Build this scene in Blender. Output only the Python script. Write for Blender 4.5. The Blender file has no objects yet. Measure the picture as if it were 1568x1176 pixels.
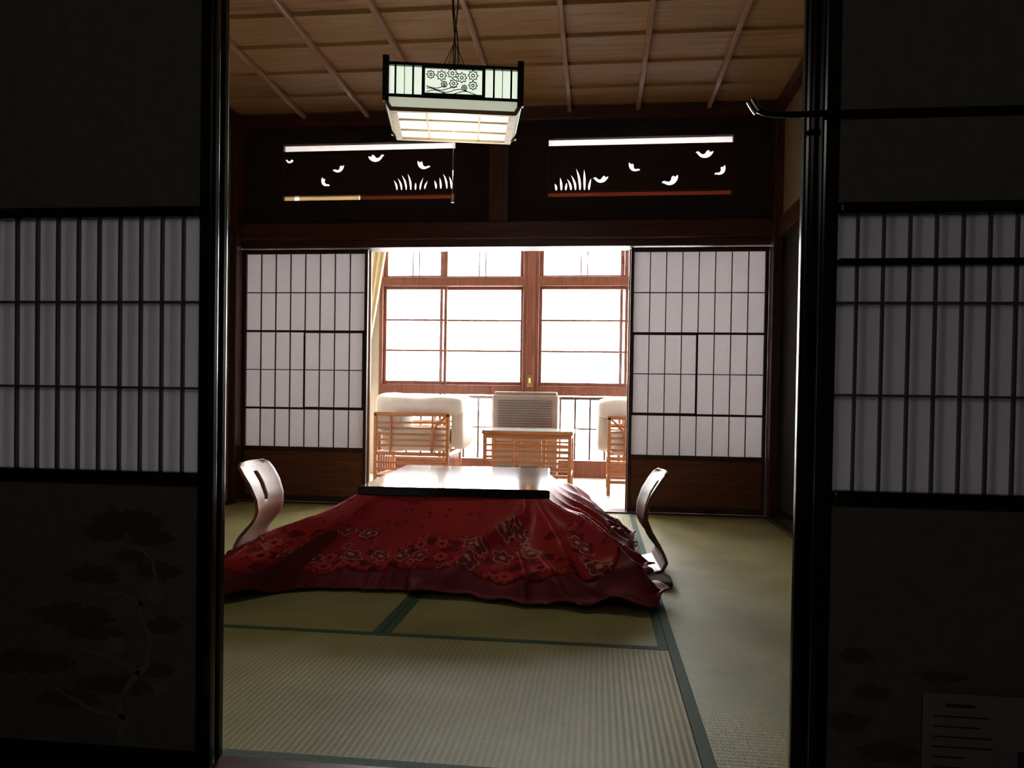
import bpy, bmesh, math, random
from mathutils import Vector, Matrix, noise
random.seed(7)
scene = bpy.context.scene
COL = scene.collection
scene.view_settings.view_transform = 'Standard'
scene.view_settings.look = 'None'
scene.view_settings.exposure = 0.0

# ------------------------------------------------------------------ materials
def new_mat(name):
    m = bpy.data.materials.new(name); m.use_nodes = True
    nt = m.node_tree
    for n in list(nt.nodes): nt.nodes.remove(n)
    out = nt.nodes.new('ShaderNodeOutputMaterial')
    return m, nt, out
def principled(nt, out, **kw):
    p = nt.nodes.new('ShaderNodeBsdfPrincipled')
    nt.links.new(p.outputs[0], out.inputs[0])
    for k, v in kw.items(): p.inputs[k].default_value = v
    return p
def c4(c): return (c[0], c[1], c[2], 1)
def coords(nt, scale=(1,1,1)):
    tc = nt.nodes.new('ShaderNodeTexCoord'); mp = nt.nodes.new('ShaderNodeMapping')
    mp.inputs['Scale'].default_value = scale
    nt.links.new(tc.outputs['Object'], mp.inputs[0]); return mp.outputs[0]
def ramp(nt, fac, stops):
    r = nt.nodes.new('ShaderNodeValToRGB')
    els = r.color_ramp.elements
    while len(els) < len(stops): els.new(0.5)
    for e, (p, c) in zip(els, stops): e.position = p; e.color = c4(c)
    nt.links.new(fac, r.inputs[0]); return r.outputs[0]
def noise_tex(nt, vec, scale=5, detail=4, rough=.5):
    n = nt.nodes.new('ShaderNodeTexNoise')
    n.inputs['Scale'].default_value = scale; n.inputs['Detail'].default_value = detail
    n.inputs['Roughness'].default_value = rough
    nt.links.new(vec, n.inputs['Vector']); return n.outputs['Fac']
def bump(nt, p, h, strength=.2, dist=.01):
    b = nt.nodes.new('ShaderNodeBump'); b.inputs['Strength'].default_value = strength
    b.inputs['Distance'].default_value = dist
    nt.links.new(h, b.inputs['Height']); nt.links.new(b.outputs[0], p.inputs['Normal'])
def noisy(name, c1, c2, scale=(1,1,1), nscale=5, rough=.6, bmp=.1, spec=None, **kw):
    m, nt, out = new_mat(name)
    p = principled(nt, out, Roughness=rough, **kw)
    if spec is not None: p.inputs['Specular IOR Level'].default_value = spec
    f = noise_tex(nt, coords(nt, scale), nscale, 5)
    nt.links.new(ramp(nt, f, [(.3, c1), (.7, c2)]), p.inputs['Base Color'])
    if bmp: bump(nt, p, f, bmp, .004)
    return m
def wood(name, c1, c2, axis='X', rough=.45, **kw):
    s = {'X': (1.5, 22, 22), 'Y': (22, 1.5, 22), 'Z': (22, 22, 1.5)}[axis]
    return noisy(name, c1, c2, s, 2.5, rough, .12, **kw)

M = {}
M['lacquer'] = noisy('black_lacquer', (.006,.005,.005), (.012,.010,.009), (1,1,1), 8, .2, .03)
M['darkwood_z'] = wood('dark_wood_z', (.050,.016,.010), (.095,.031,.020), 'Z', .4)
M['darkwood_x'] = wood('dark_wood_x', (.050,.015,.012), (.095,.029,.022), 'X', .4)
M['darkwood_y'] = wood('dark_wood_y', (.045,.018,.012), (.09,.035,.022), 'Y', .4)
M['ranma_wood'] = wood('ranma_wood', (.016,.005,.006), (.030,.010,.010), 'X', .6)
M['dado'] = wood('dado_wood', (.11,.040,.016), (.21,.078,.036), 'X', .45)
M['kumiko'] = wood('kumiko_wood', (.035,.017,.012), (.06,.03,.02), 'Z', .5)
M['kumiko_near'] = wood('kumiko_wood_near', (.10,.085,.08), (.16,.14,.13), 'Z', .5)
M['redwood'] = wood('window_wood', (.10,.028,.013), (.19,.058,.028), 'Z', .5)
M['rattan'] = wood('armchair_wood', (.36,.14,.045), (.54,.24,.10), 'X', .4)
M['ply'] = wood('bent_plywood', (.20,.10,.05), (.31,.175,.095), 'Z', .42, spec=.28)
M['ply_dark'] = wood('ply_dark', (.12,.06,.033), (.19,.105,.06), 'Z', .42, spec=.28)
M['floorwood'] = wood('corridor_floor_wood', (.50,.42,.33), (.68,.60,.50), 'X', .35)
M['antefloor'] = wood('ante_floor_wood', (.10,.06,.035), (.18,.11,.06), 'X', .35)
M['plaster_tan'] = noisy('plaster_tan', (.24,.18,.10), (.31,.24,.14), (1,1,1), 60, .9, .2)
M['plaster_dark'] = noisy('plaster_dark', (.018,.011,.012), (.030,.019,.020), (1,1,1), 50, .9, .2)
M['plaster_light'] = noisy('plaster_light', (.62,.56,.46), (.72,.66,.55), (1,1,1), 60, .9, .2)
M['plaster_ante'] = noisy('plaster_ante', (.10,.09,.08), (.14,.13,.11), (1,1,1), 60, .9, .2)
M['fusuma'] = noisy('fusuma_paper', (.15,.135,.115), (.20,.18,.15), (1,1,1), 35, .85, .1)
M['ink'] = noisy('ink_painting', (.085,.078,.066), (.125,.115,.098), (1,1,1), 30, .9, 0)
M['ink_pale'] = noisy('ink_pale', (.20,.18,.155), (.25,.225,.195), (1,1,1), 30, .9, 0)
M['metal'] = noisy('nickel', (.6,.6,.6), (.75,.75,.75), (1,1,1), 20, .25, 0, Metallic=1.0)
M['brass'] = noisy('brass', (.55,.36,.12), (.7,.48,.2), (1,1,1), 20, .3, 0, Metallic=1.0)
M['white_cloth'] = noisy('white_slipcover', (.78,.75,.70), (.88,.85,.80), (1,1,1), 12, .9, .3)
M['curtain'] = noisy('cream_curtain', (.70,.60,.36), (.80,.70,.46), (1,1,1), 8, .9, .1)
M['burgundy'] = noisy('burgundy_cotton', (.16,.006,.020), (.25,.012,.034), (1,1,1), 9, .6, .15)
M['heri'] = noisy('tatami_border', (.045,.095,.060), (.07,.13,.085), (1,1,1), 80, .75, .1)
M['ac'] = noisy('fan_coil_paint', (.17,.125,.10), (.21,.16,.13), (1,1,1), 10, .5, 0)
M['ac_dark'] = noisy('fan_coil_grille', (.05,.038,.032), (.07,.05,.045), (1,1,1), 10, .5, 0)
M['cord'] = noisy('black_cord', (.01,.01,.01), (.02,.02,.02), (1,1,1), 10, .6, 0)
M['notice'] = noisy('notice_paper', (.26,.26,.275), (.30,.30,.315), (1,1,1), 10, .8, 0)
M['ground'] = noisy('snowy_ground', (.7,.7,.7), (.85,.85,.85), (1,1,1), .5, .9, 0)
M['cushion'] = noisy('zabuton_cloth', (.05,.045,.03), (.08,.07,.05), (1,1,1), 20, .9, .2)

def paper(name, col, trans, fac, emit=0, ecol=(1,1,1)):
    m, nt, out = new_mat(name)
    d = nt.nodes.new('ShaderNodeBsdfDiffuse'); t = nt.nodes.new('ShaderNodeBsdfTranslucent')
    mix = nt.nodes.new('ShaderNodeMixShader'); mix.inputs[0].default_value = fac
    f = noise_tex(nt, coords(nt), 40, 5)
    r = ramp(nt, f, [(.2, tuple(x*.95 for x in col)), (.8, col)])
    nt.links.new(r, d.inputs[0])
    r2 = ramp(nt, f, [(.2, tuple(x*.94 for x in trans)), (.8, trans)])
    nt.links.new(r2, t.inputs[0])
    nt.links.new(d.outputs[0], mix.inputs[1]); nt.links.new(t.outputs[0], mix.inputs[2])
    last = mix.outputs[0]
    if emit:
        e = nt.nodes.new('ShaderNodeEmission'); e.inputs[0].default_value = c4(ecol); e.inputs[1].default_value = emit
        a = nt.nodes.new('ShaderNodeAddShader'); nt.links.new(last, a.inputs[0]); nt.links.new(e.outputs[0], a.inputs[1]); last = a.outputs[0]
    nt.links.new(last, out.inputs[0]); return m
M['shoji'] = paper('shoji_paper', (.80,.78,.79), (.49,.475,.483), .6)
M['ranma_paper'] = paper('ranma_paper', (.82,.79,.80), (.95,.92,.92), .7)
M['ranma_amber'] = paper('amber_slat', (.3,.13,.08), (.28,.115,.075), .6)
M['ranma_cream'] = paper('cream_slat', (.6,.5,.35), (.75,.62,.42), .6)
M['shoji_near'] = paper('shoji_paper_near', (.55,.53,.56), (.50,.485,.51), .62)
M['lantern'] = paper('lantern_paper', (.8,.82,.75), (.8,.8,.75), .3, .55, (.90,1.0,.86))
M['lantern_skirt'] = paper('lantern_skirt', (.7,.65,.5), (.8,.8,.75), .3, .35, (.95,1.0,.78))
M['lantern_bottom'] = paper('lantern_diffuser', (.8,.82,.75), (.8,.8,.75), .3, .60, (.96,1.0,.86))

m, nt, out = new_mat('window_glass')
tr = nt.nodes.new('ShaderNodeBsdfTransparent'); gl = nt.nodes.new('ShaderNodeBsdfGlossy')
gl.inputs['Roughness'].default_value = .03
mx = nt.nodes.new('ShaderNodeMixShader'); mx.inputs[0].default_value = .04
nt.links.new(tr.outputs[0], mx.inputs[1]); nt.links.new(gl.outputs[0], mx.inputs[2]); nt.links.new(mx.outputs[0], out.inputs[0])
M['glass'] = m
M['tableglass'] = noisy('table_glass_top', (.5,.52,.5), (.6,.62,.6), (1,1,1), 5, .05, 0)

def tatami(name, axis):
    m, nt, out = new_mat(name)
    p = principled(nt, out, Roughness=.5)
    p.inputs['Specular IOR Level'].default_value = .32
    vec = coords(nt)
    w = nt.nodes.new('ShaderNodeTexWave'); w.wave_type = 'BANDS'; w.bands_direction = axis
    w.inputs['Scale'].default_value = 20; w.inputs['Distortion'].default_value = .6; w.inputs['Detail'].default_value = 2
    nt.links.new(vec, w.inputs['Vector'])
    w2 = nt.nodes.new('ShaderNodeTexWave'); w2.bands_direction = 'Y' if axis == 'X' else 'X'
    w2.inputs['Scale'].default_value = 90; w2.inputs['Distortion'].default_value = 1.5
    nt.links.new(vec, w2.inputs['Vector'])
    n = noise_tex(nt, vec, 3, 5)
    add = nt.nodes.new('ShaderNodeMath'); add.operation = 'MULTIPLY_ADD'; add.inputs[1].default_value = .25
    nt.links.new(w.outputs['Fac'], add.inputs[0]); nt.links.new(n, add.inputs[2])
    col = ramp(nt, add.outputs[0], [(.3, (.27,.25,.10)), (.85, (.44,.41,.18))])
    nt.links.new(col, p.inputs['Base Color'])
    ad2 = nt.nodes.new('ShaderNodeMath'); ad2.operation = 'ADD'
    nt.links.new(w.outputs['Fac'], ad2.inputs[0]); nt.links.new(w2.outputs['Fac'], ad2.inputs[1])
    bump(nt, p, ad2.outputs[0], .35, .002)
    return m
M['tatami_x'] = tatami('tatami_rush_x', 'X')
M['tatami_y'] = tatami('tatami_rush_y', 'Y')

m, nt, out = new_mat('kotatsu_top_lacquer')
p = principled(nt, out, Roughness=.12)
p.inputs['IOR'].default_value = 1.7
p.inputs['Coat Weight'].default_value = 1.0; p.inputs['Coat Roughness'].default_value = .05; p.inputs['Coat IOR'].default_value = 1.9
f = noise_tex(nt, coords(nt, (2, 18, 5)), 2, 5)
nt.links.new(ramp(nt, f, [(.3, (.05,.014,.010)), (.7, (.10,.035,.022))]), p.inputs['Base Color'])
M['kotatsu_top'] = m

# floral quilt
m, nt, out = new_mat('floral_quilt')
p = principled(nt, out, Roughness=.42)
p.inputs['Sheen Weight'].default_value = .06
p.inputs['Sheen Tint'].default_value = (1,.3,.25,1)
p.inputs['Specular IOR Level'].default_value = .35
p.inputs['Specular Tint'].default_value = (1,.6,.55,1)
uv = nt.nodes.new('ShaderNodeUVMap'); uv.uv_map = 'UVMap'
def math_n(op, a, b=None, c=None):
    n = nt.nodes.new('ShaderNodeMath'); n.operation = op
    for i, v in enumerate((a, b, c)):
        if v is None: continue
        if isinstance(v, (int, float)): n.inputs[i].default_value = v
        else: nt.links.new(v, n.inputs[i])
    return n.outputs[0]
def flower_mask(scale, rad, seed, thresh, petals=2.5):
    mp = nt.nodes.new('ShaderNodeMapping'); mp.inputs['Location'].default_value = (seed, seed*.7, 0)
    nt.links.new(uv.outputs[0], mp.inputs[0])
    v = nt.nodes.new('ShaderNodeTexVoronoi'); v.voronoi_dimensions = '2D'; v.inputs['Scale'].default_value = scale
    v.inputs['Randomness'].default_value = .75
    nt.links.new(mp.outputs[0], v.inputs['Vector'])
    sub = nt.nodes.new('ShaderNodeVectorMath'); sub.operation = 'SUBTRACT'
    nt.links.new(mp.outputs[0], sub.inputs[0]); nt.links.new(v.outputs['Position'], sub.inputs[1])
    sep = nt.nodes.new('ShaderNodeSeparateXYZ'); nt.links.new(sub.outputs[0], sep.inputs[0])
    ang = math_n('ARCTAN2', sep.outputs[1], sep.outputs[0])
    ln = nt.nodes.new('ShaderNodeVectorMath'); ln.operation = 'LENGTH'; nt.links.new(sub.outputs[0], ln.inputs[0])
    pet = math_n('ABSOLUTE', math_n('COSINE', math_n('MULTIPLY', ang, petals)))
    R = math_n('MULTIPLY_ADD', pet, rad*.35, rad*.65)
    q = math_n('DIVIDE', ln.outputs['Value'], R)
    inside = math_n('LESS_THAN', q, 1.0)
    ring = math_n('MULTIPLY', math_n('GREATER_THAN', q, .85), inside)
    cen = math_n('LESS_THAN', q, .28)
    sc = nt.nodes.new('ShaderNodeSeparateColor'); nt.links.new(v.outputs['Color'], sc.inputs[0])
    sel = math_n('GREATER_THAN', sc.outputs[0], thresh)
    return math_n('MULTIPLY', inside, sel), math_n('MULTIPLY', math_n('MAXIMUM', ring, cen), sel)
def mixc(fac, a, b):
    n = nt.nodes.new('ShaderNodeMix'); n.data_type = 'RGBA'
    if isinstance(fac, float): n.inputs[0].default_value = fac
    else: nt.links.new(fac, n.inputs[0])
    for i, v in ((6, a), (7, b)):
        if isinstance(v, tuple): n.inputs[i].default_value = c4(v)
        else: nt.links.new(v, n.inputs[i])
    return n.outputs[2]
base_f = noise_tex(nt, uv.outputs[0], 2.2, 3)
base = ramp(nt, base_f, [(.35, (.42,.018,.026)), (.65, (.62,.042,.042))])
i1, r1 = flower_mask(10.0, .040, 3.1, .50)
i2, r2 = flower_mask(16.0, .024, 8.3, .35)
i3, r3 = flower_mask(19.0, .012, 1.7, .6, 1.0)
i4, r4 = flower_mask(12.0, .036, 5.9, .35, 4.0)
sepuv = nt.nodes.new('ShaderNodeSeparateXYZ'); nt.links.new(uv.outputs[0], sepuv.inputs[0])
clus = noise_tex(nt, uv.outputs[0], 3.2, 2)
lowmask = math_n('GREATER_THAN', math_n('ADD', sepuv.outputs[1], math_n('MULTIPLY', clus, .6)), .545)
col = mixc(math_n('MULTIPLY', i3, .7), base, (.18,.010,.018))
col = mixc(math_n('MULTIPLY', i2, lowmask), col, (.20,.008,.018))
col = mixc(math_n('MULTIPLY', i4, lowmask), col, (.66,.07,.065))
col = mixc(math_n('MULTIPLY', r4, lowmask), col, (.20,.010,.018))
col = mixc(math_n('MULTIPLY', i1, lowmask), col, (.28,.035,.04))
col = mixc(math_n('MULTIPLY', r1, lowmask), col, (.66,.30,.25))
nt.links.new(col, p.inputs['Base Color'])
bump(nt, p, noise_tex(nt, uv.outputs[0], 120, 2), .12, .002)
M['quilt'] = m

# ------------------------------------------------------------------ geometry helpers
def root(name, loc=(0,0,0)):
    e = bpy.data.objects.new(name, None); e.location = loc; e.empty_display_size = .1
    COL.objects.link(e); return e
def link(o, parent=None):
    COL.objects.link(o)
    if parent is not None:
        o.parent = parent
        o.matrix_parent_inverse = Matrix.Translation(parent.location).inverted()
    return o
def mesh_obj(name, verts, faces, mat, parent=None, smooth=False, bevel=0):
    me = bpy.data.meshes.new(name); me.from_pydata(verts, [], faces); me.update()
    if mat: me.materials.append(mat)
    if smooth:
        for pl in me.polygons: pl.use_smooth = True
    o = bpy.data.objects.new(name, me); link(o, parent)
    if bevel:
        b = o.modifiers.new('bevel', 'BEVEL'); b.width = bevel; b.segments = 3 if bevel > .005 else 2; b.limit_method = 'ANGLE'
    return o
BF = [(0,3,2,1),(4,5,6,7),(0,1,5,4),(1,2,6,5),(2,3,7,6),(3,0,4,7)]
def bv(b):
    x0,x1,y0,y1,z0,z1 = b
    return [(x0,y0,z0),(x1,y0,z0),(x1,y1,z0),(x0,y1,z0),(x0,y0,z1),(x1,y0,z1),(x1,y1,z1),(x0,y1,z1)]
def boxes(name, lst, mat, parent=None, bevel=0.0):
    V, F = [], []
    for b in lst:
        n = len(V); V += bv(b); F += [tuple(n+i for i in f) for f in BF]
    return mesh_obj(name, V, F, mat, parent, False, bevel)
def box(name, b, mat, parent=None, bevel=0.0): return boxes(name, [b], mat, parent, bevel)
def tube(name, pts, r, mat, parent=None, cyc=False, res=3):
    cu = bpy.data.curves.new(name, 'CURVE'); cu.dimensions = '3D'; cu.bevel_depth = r; cu.bevel_resolution = res
    s = cu.splines.new('NURBS' if len(pts) > 2 else 'POLY'); s.points.add(len(pts)-1)
    for i, q in enumerate(pts): s.points[i].co = (*q, 1)
    if len(pts) > 2: s.use_endpoint_u = True; s.order_u = 3
    cu.materials.append(mat); cu.use_fill_caps = True
    o = bpy.data.objects.new(name, cu)
    COL.objects.link(o); bpy.context.view_layer.update()
    me = bpy.data.meshes.new_from_object(o.evaluated_get(bpy.context.evaluated_depsgraph_get()))
    bpy.data.objects.remove(o)
    o2 = bpy.data.objects.new(name, me)
    for pl in me.polygons: pl.use_smooth = True
    return link(o2, parent)
def rounded(name, b, r, mat, parent=None, puff=0.0):
    bm = bmesh.new(); bmesh.ops.create_cube(bm, size=1)
    bmesh.ops.subdivide_edges(bm, edges=bm.edges[:], cuts=6, use_grid_fill=True)
    x0,x1,y0,y1,z0,z1 = b; c = Vector(((x0+x1)/2,(y0+y1)/2,(z0+z1)/2)); h = Vector(((x1-x0)/2,(y1-y0)/2,(z1-z0)/2))
    for v in bm.verts:
        q = Vector((v.co.x*2*h.x, v.co.y*2*h.y, v.co.z*2*h.z))
        k = Vector((max(-h.x+r, min(h.x-r, q.x)), max(-h.y+r, min(h.y-r, q.y)), max(-h.z+r, min(h.z-r, q.z))))
        d = q-k
        if d.length > 1e-6: q = k + d.normalized()*min(r, d.length)
        q += Vector((0,0,1))*puff*noise.noise(q*5+c)
        v.co = c+q
    me = bpy.data.meshes.new(name); bm.to_mesh(me); bm.free(); me.materials.append(mat)
    for pl in me.polygons: pl.use_smooth = True
    o = bpy.data.objects.new(name, me); link(o, parent)
    s = o.modifiers.new('sub', 'SUBSURF'); s.levels = 1; s.render_levels = 1
    return o

# ------------------------------------------------------------------ room constants
XL, XR = -2.56, 1.17
Y0, Y1 = 1.475, 5.10
YW = 7.5
ZC = 2.72

box('floor', (XL-.2, XR+.2, 1.36, 5.25, -.12, -.045), M['antefloor'])
box('floor_sunroom', (XL-.2, XR+.2, 5.25, 7.7, -.12, -.015), M['floorwood'])
box('floor_anteroom', (-2.8, 1.9, -2.6, 1.36, -.12, -.02), M['antefloor'])

def mat_tatami(x0,x1,y0,y1,along):
    r = root('tatami_mat', ((x0+x1)/2,(y0+y1)/2,-.045))
    g = .001; h = .030
    if along == 'X':
        box('rush_surface', (x0+g,x1-g,y0+h,y1-h,-.044,0), M['tatami_x'], r)
        boxes('cloth_border', [(x0+g,x1-g,y0+g,y0+h,-.044,.0012),(x0+g,x1-g,y1-h,y1-g,-.044,.0012)], M['heri'], r)
    else:
        box('rush_surface', (x0+h,x1-h,y0+g,y1-g,-.044,0), M['tatami_y'], r)
        boxes('cloth_border', [(x0+g,x0+h,y0+g,y1-g,-.044,.0012),(x1-h,x1-g,y0+g,y1-g,-.044,.0012)], M['heri'], r)
a0, a1, a2, a3 = XL+.04, -1.57, -.67, .23
a4 = XR-.04
mat_tatami(a1,a3,Y0,2.33,'X')
mat_tatami(a1,a2,2.33,4.15,'Y'); mat_tatami(a2,a3,2.33,4.15,'Y')
mat_tatami(a1,a3,4.15,5.07,'X')
mat_tatami(a3,a4,Y0,3.26,'Y'); mat_tatami(a3,a4,3.26,5.07,'Y')
mat_tatami(a0,a1,Y0,3.26,'Y'); mat_tatami(a0,a1,3.26,5.07,'Y')
box('trim_1', (a0,a4,1.37,1.472,-.044,.004), M['darkwood_x'], None, .002)
box('trim_2', (a0,a4,5.073,5.235,-.044,.010), M['darkwood_x'], None, .002)
boxes('trim_3', [(XL,a0-.001,Y0,5.07,-.044,.012),(a4+.001,XR,Y0,5.07,-.044,.012)], M['darkwood_y'])

# ---- ceiling (lapped boards + battens)
m, nt, out = new_mat('ceiling_boards')
p = principled(nt, out, Roughness=.36)
vec = coords(nt, (1.2, 16, 4)); f = noise_tex(nt, vec, 2.0, 6, .6)
vec2 = coords(nt, (.6, 3, 1)); f2 = noise_tex(nt, vec2, 1.0, 2)
ad = nt.nodes.new('ShaderNodeMath'); ad.operation = 'MULTIPLY_ADD'; ad.inputs[1].default_value = .5
nt.links.new(f2, ad.inputs[0]); nt.links.new(f, ad.inputs[2])
nt.links.new(ramp(nt, ad.outputs[0], [(.5, (.27,.15,.070)), (.62, (.43,.265,.132)), (.95, (.58,.39,.21))]), p.inputs['Base Color'])
bump(nt, p, f, .12, .004)
M['ceil'] = m
ceil = root('ceiling', (-.7,3.3,ZC))
V, F = [], []
y = 1.74-.335
while y < 5.1:
    y2 = min(y+.335, 5.12); n = len(V); xa, xb = XL-.02, XR+.02
    V += [(xa,y,ZC-.012),(xb,y,ZC-.012),(xb,y2,ZC+.006),(xa,y2,ZC+.006),(xa,y,ZC+.03),(xb,y,ZC+.03),(xb,y2,ZC+.03),(xa,y2,ZC+.03)]
    F += [tuple(n+i for i in f_) for f_ in BF]; y = y2
mesh_obj('boards', V, F, M['ceil'], ceil)
box('backing', (XL-.1, XR+.1, 1.4, 5.2, ZC+.032, ZC+.08), M['darkwood_x'], ceil)
bars = [( x-.014, x+.014, 1.48, 5.1, ZC-.044, ZC-.013) for x in (-2.05,-1.6,-1.14,-.68,-.21,.24,.70)]
M['bar'] = wood('ceiling_batten_wood', (.42,.26,.18), (.60,.40,.30), 'Y', .2)
boxes('battens', bars, M['bar'], ceil, .005)
box('ceiling_sunroom', (XL-.1, XR+.1, 5.2, 7.6, 2.62, 2.7), M['plaster_light'])
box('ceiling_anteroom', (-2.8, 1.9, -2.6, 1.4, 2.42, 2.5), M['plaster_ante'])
boxes('trim_4', [(XL,XR,5.045,5.10,ZC-.09,ZC-.014),(XL,XL+.05,1.5,5.04,ZC-.09,ZC-.014),(XR-.05,XR,1.5,5.04,ZC-.09,ZC-.014)], M['darkwood_x'], None, .004)

# ---- side walls
wl = root('wall_left', (XL,3.3,0))
box('plaster', (XL-.1, XL, 1.36, 5.2, -.05, ZC+.05), M['plaster_tan'], wl)
boxes('trim_5', [(XL,XL+.025,1.5,5.0,1.80,1.92)], M['darkwood_y'], None, .004)
boxes('trim_6', [(XL,XL+.03,3.2,3.31,.0125,ZC-.09)], M['darkwood_z'])
wr = root('wall_right', (XR,3.3,0))
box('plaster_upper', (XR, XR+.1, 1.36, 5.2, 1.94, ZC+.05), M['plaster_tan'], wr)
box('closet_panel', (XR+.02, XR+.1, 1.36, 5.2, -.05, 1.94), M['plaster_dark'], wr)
boxes('trim_7', [(XR-.03,XR+.03,1.5,5.0,1.82,1.94)], M['darkwood_y'], None, .004)
boxes('trim_8', [(XR-.035,XR+.02,1.6,4.98,.013,.075)], M['lacquer'], None, .004)
boxes('trim_9', [(XR-.03,XR+.03,3.2,3.31,.08,1.815)], M['darkwood_z'])
box('wall_sunroom_left', (XL-.1, XL, 5.2, 7.6, -.05, 2.65), M['plaster_light'])
box('wall_sunroom_right', (XR, XR+.1, 5.2, 7.6, -.05, 2.65), M['plaster_light'])

# ---- far partition
YS = 5.12
boxes('trim_10', [(XL,XL+.05,5.0,5.2,.012,ZC-.09),(XR-.055,XR,5.0,5.2,.012,ZC-.09)], M['darkwood_z'], None, .004)
box('trim_11', (XL+.05,XR-.055,5.075,5.235,1.79,1.84), M['darkwood_x'], None, .003)
box('trim_12', (XL+.05,XR-.055,5.045,5.10,1.842,1.955), M['darkwood_x'], None, .005)
RX = [(-2.236,-.988), (-.362,.877)]; RZ0, RZ1 = 2.13, 2.525
wb = root('wall_back', (-.7,5.15,1.9))
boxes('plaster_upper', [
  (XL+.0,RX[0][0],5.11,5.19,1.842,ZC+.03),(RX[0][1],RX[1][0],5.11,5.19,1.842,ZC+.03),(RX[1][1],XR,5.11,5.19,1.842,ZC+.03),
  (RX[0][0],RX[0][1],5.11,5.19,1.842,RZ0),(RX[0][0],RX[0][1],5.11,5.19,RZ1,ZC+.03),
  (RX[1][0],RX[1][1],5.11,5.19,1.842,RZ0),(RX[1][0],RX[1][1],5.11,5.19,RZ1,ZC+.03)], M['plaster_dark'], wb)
box('trim_13', (-.75,-.615,5.06,5.109,1.957,ZC-.09), M['darkwood_z'], None, .004)

def poly_curve(name, outlines, y, thick, mat, parent):
    cu = bpy.data.curves.new(name, 'CURVE'); cu.dimensions = '2D'; cu.fill_mode = 'BOTH'; cu.extrude = thick/2
    for o in outlines:
        s = cu.splines.new('POLY'); s.points.add(len(o)-1); s.use_cyclic_u = True
        for i, (a, b) in enumerate(o): s.points[i].co = (a, b, 0, 1)
    ob = bpy.data.objects.new(name, cu); COL.objects.link(ob); bpy.context.view_layer.update()
    me = bpy.data.meshes.new_from_object(ob.evaluated_get(bpy.context.evaluated_depsgraph_get()))
    bpy.data.objects.remove(ob)
    for v in me.vertices: v.co = (v.co.x, y + v.co.z, v.co.y)
    me.flip_normals()
    me.materials.clear(); me.materials.append(mat)
    return link(bpy.data.objects.new(name, me), parent)
def smooth_poly(pts, n=3):
    for _ in range(n):
        q = []
        for i in range(len(pts)):
            a = pts[i]; b = pts[(i+1) % len(pts)]
            q += [(a[0]*.75+b[0]*.25, a[1]*.75+b[1]*.25), (a[0]*.25+b[0]*.75, a[1]*.25+b[1]*.75)]
        pts = q
    return pts
BIRD = [(-1.3,.35),(-1.1,.55),(-.75,.55),(-.55,.25),(-.25,.05),(.1,.10),(.3,.45),(.7,.60),(.75,.35),(1.0,.25),(1.35,.40),(1.2,.0),(.8,-.40),(.2,-.62),(-.4,-.52),(-.85,-.15),(-1.0,.2)]
def bird(cx, cz, s, flip=1, rot=0):
    o = []
    for a, b in smooth_poly(BIRD, 2):
        a *= s*flip; b *= s
        o.append((cx + a*math.cos(rot)-b*math.sin(rot), cz + a*math.sin(rot)+b*math.cos(rot)))
    return o
def reed(x, z, h, lean, w=.009):
    L, R = [], []
    for i in range(9):
        t = i/8; cx = x + lean*t*t; cz = z + h*t*(1-.12*t); ww = w*math.sin(math.pi*min(1, .12+.88*t))**.8*(1-.3*t)
        L.append((cx-ww, cz)); R.append((cx+ww, cz))
    return L + R[::-1]
def px2(side, x, y):
    if side == 0: return (-2.236+(x-428)*.00471, RZ1-(y-219)*.00459)
    return (-.362+(x-831)*.00435, RZ1-.005-(y-211)*.00459)
specs = [
  dict(birds=[(438,243,.026,1,0),(515,257,.036,1,.5),(493,277,.034,-1,-.9),(572,241,.046,-1,0),(643,254,.040,-1,-.5)],
       reeds=[(604,290,.08,-.025),(611,290,.095,-.03),(618,290,.12,-.035),(625,290,.13,-.025),(632,290,.06,.0),(639,290,.10,.025),(646,289,.07,.025),(663,289,.07,-.015),(670,289,.09,-.01),(679,289,.12,-.03),(686,289,.10,-.02)]),
  dict(birds=[(965,254,.036,-1,-.7),(1072,236,.046,1,.1),(1022,274,.046,1,.5),(1097,261,.036,1,.8),(915,270,.040,1,.15)],
       reeds=[(846,288,.055,-.01),(854,288,.10,-.01),(861,288,.06,.005),(869,288,.09,-.03),(876,288,.12,-.035),(883,288,.17,-.03),(890,288,.16,-.005),(897,288,.09,.014)])]
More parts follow.
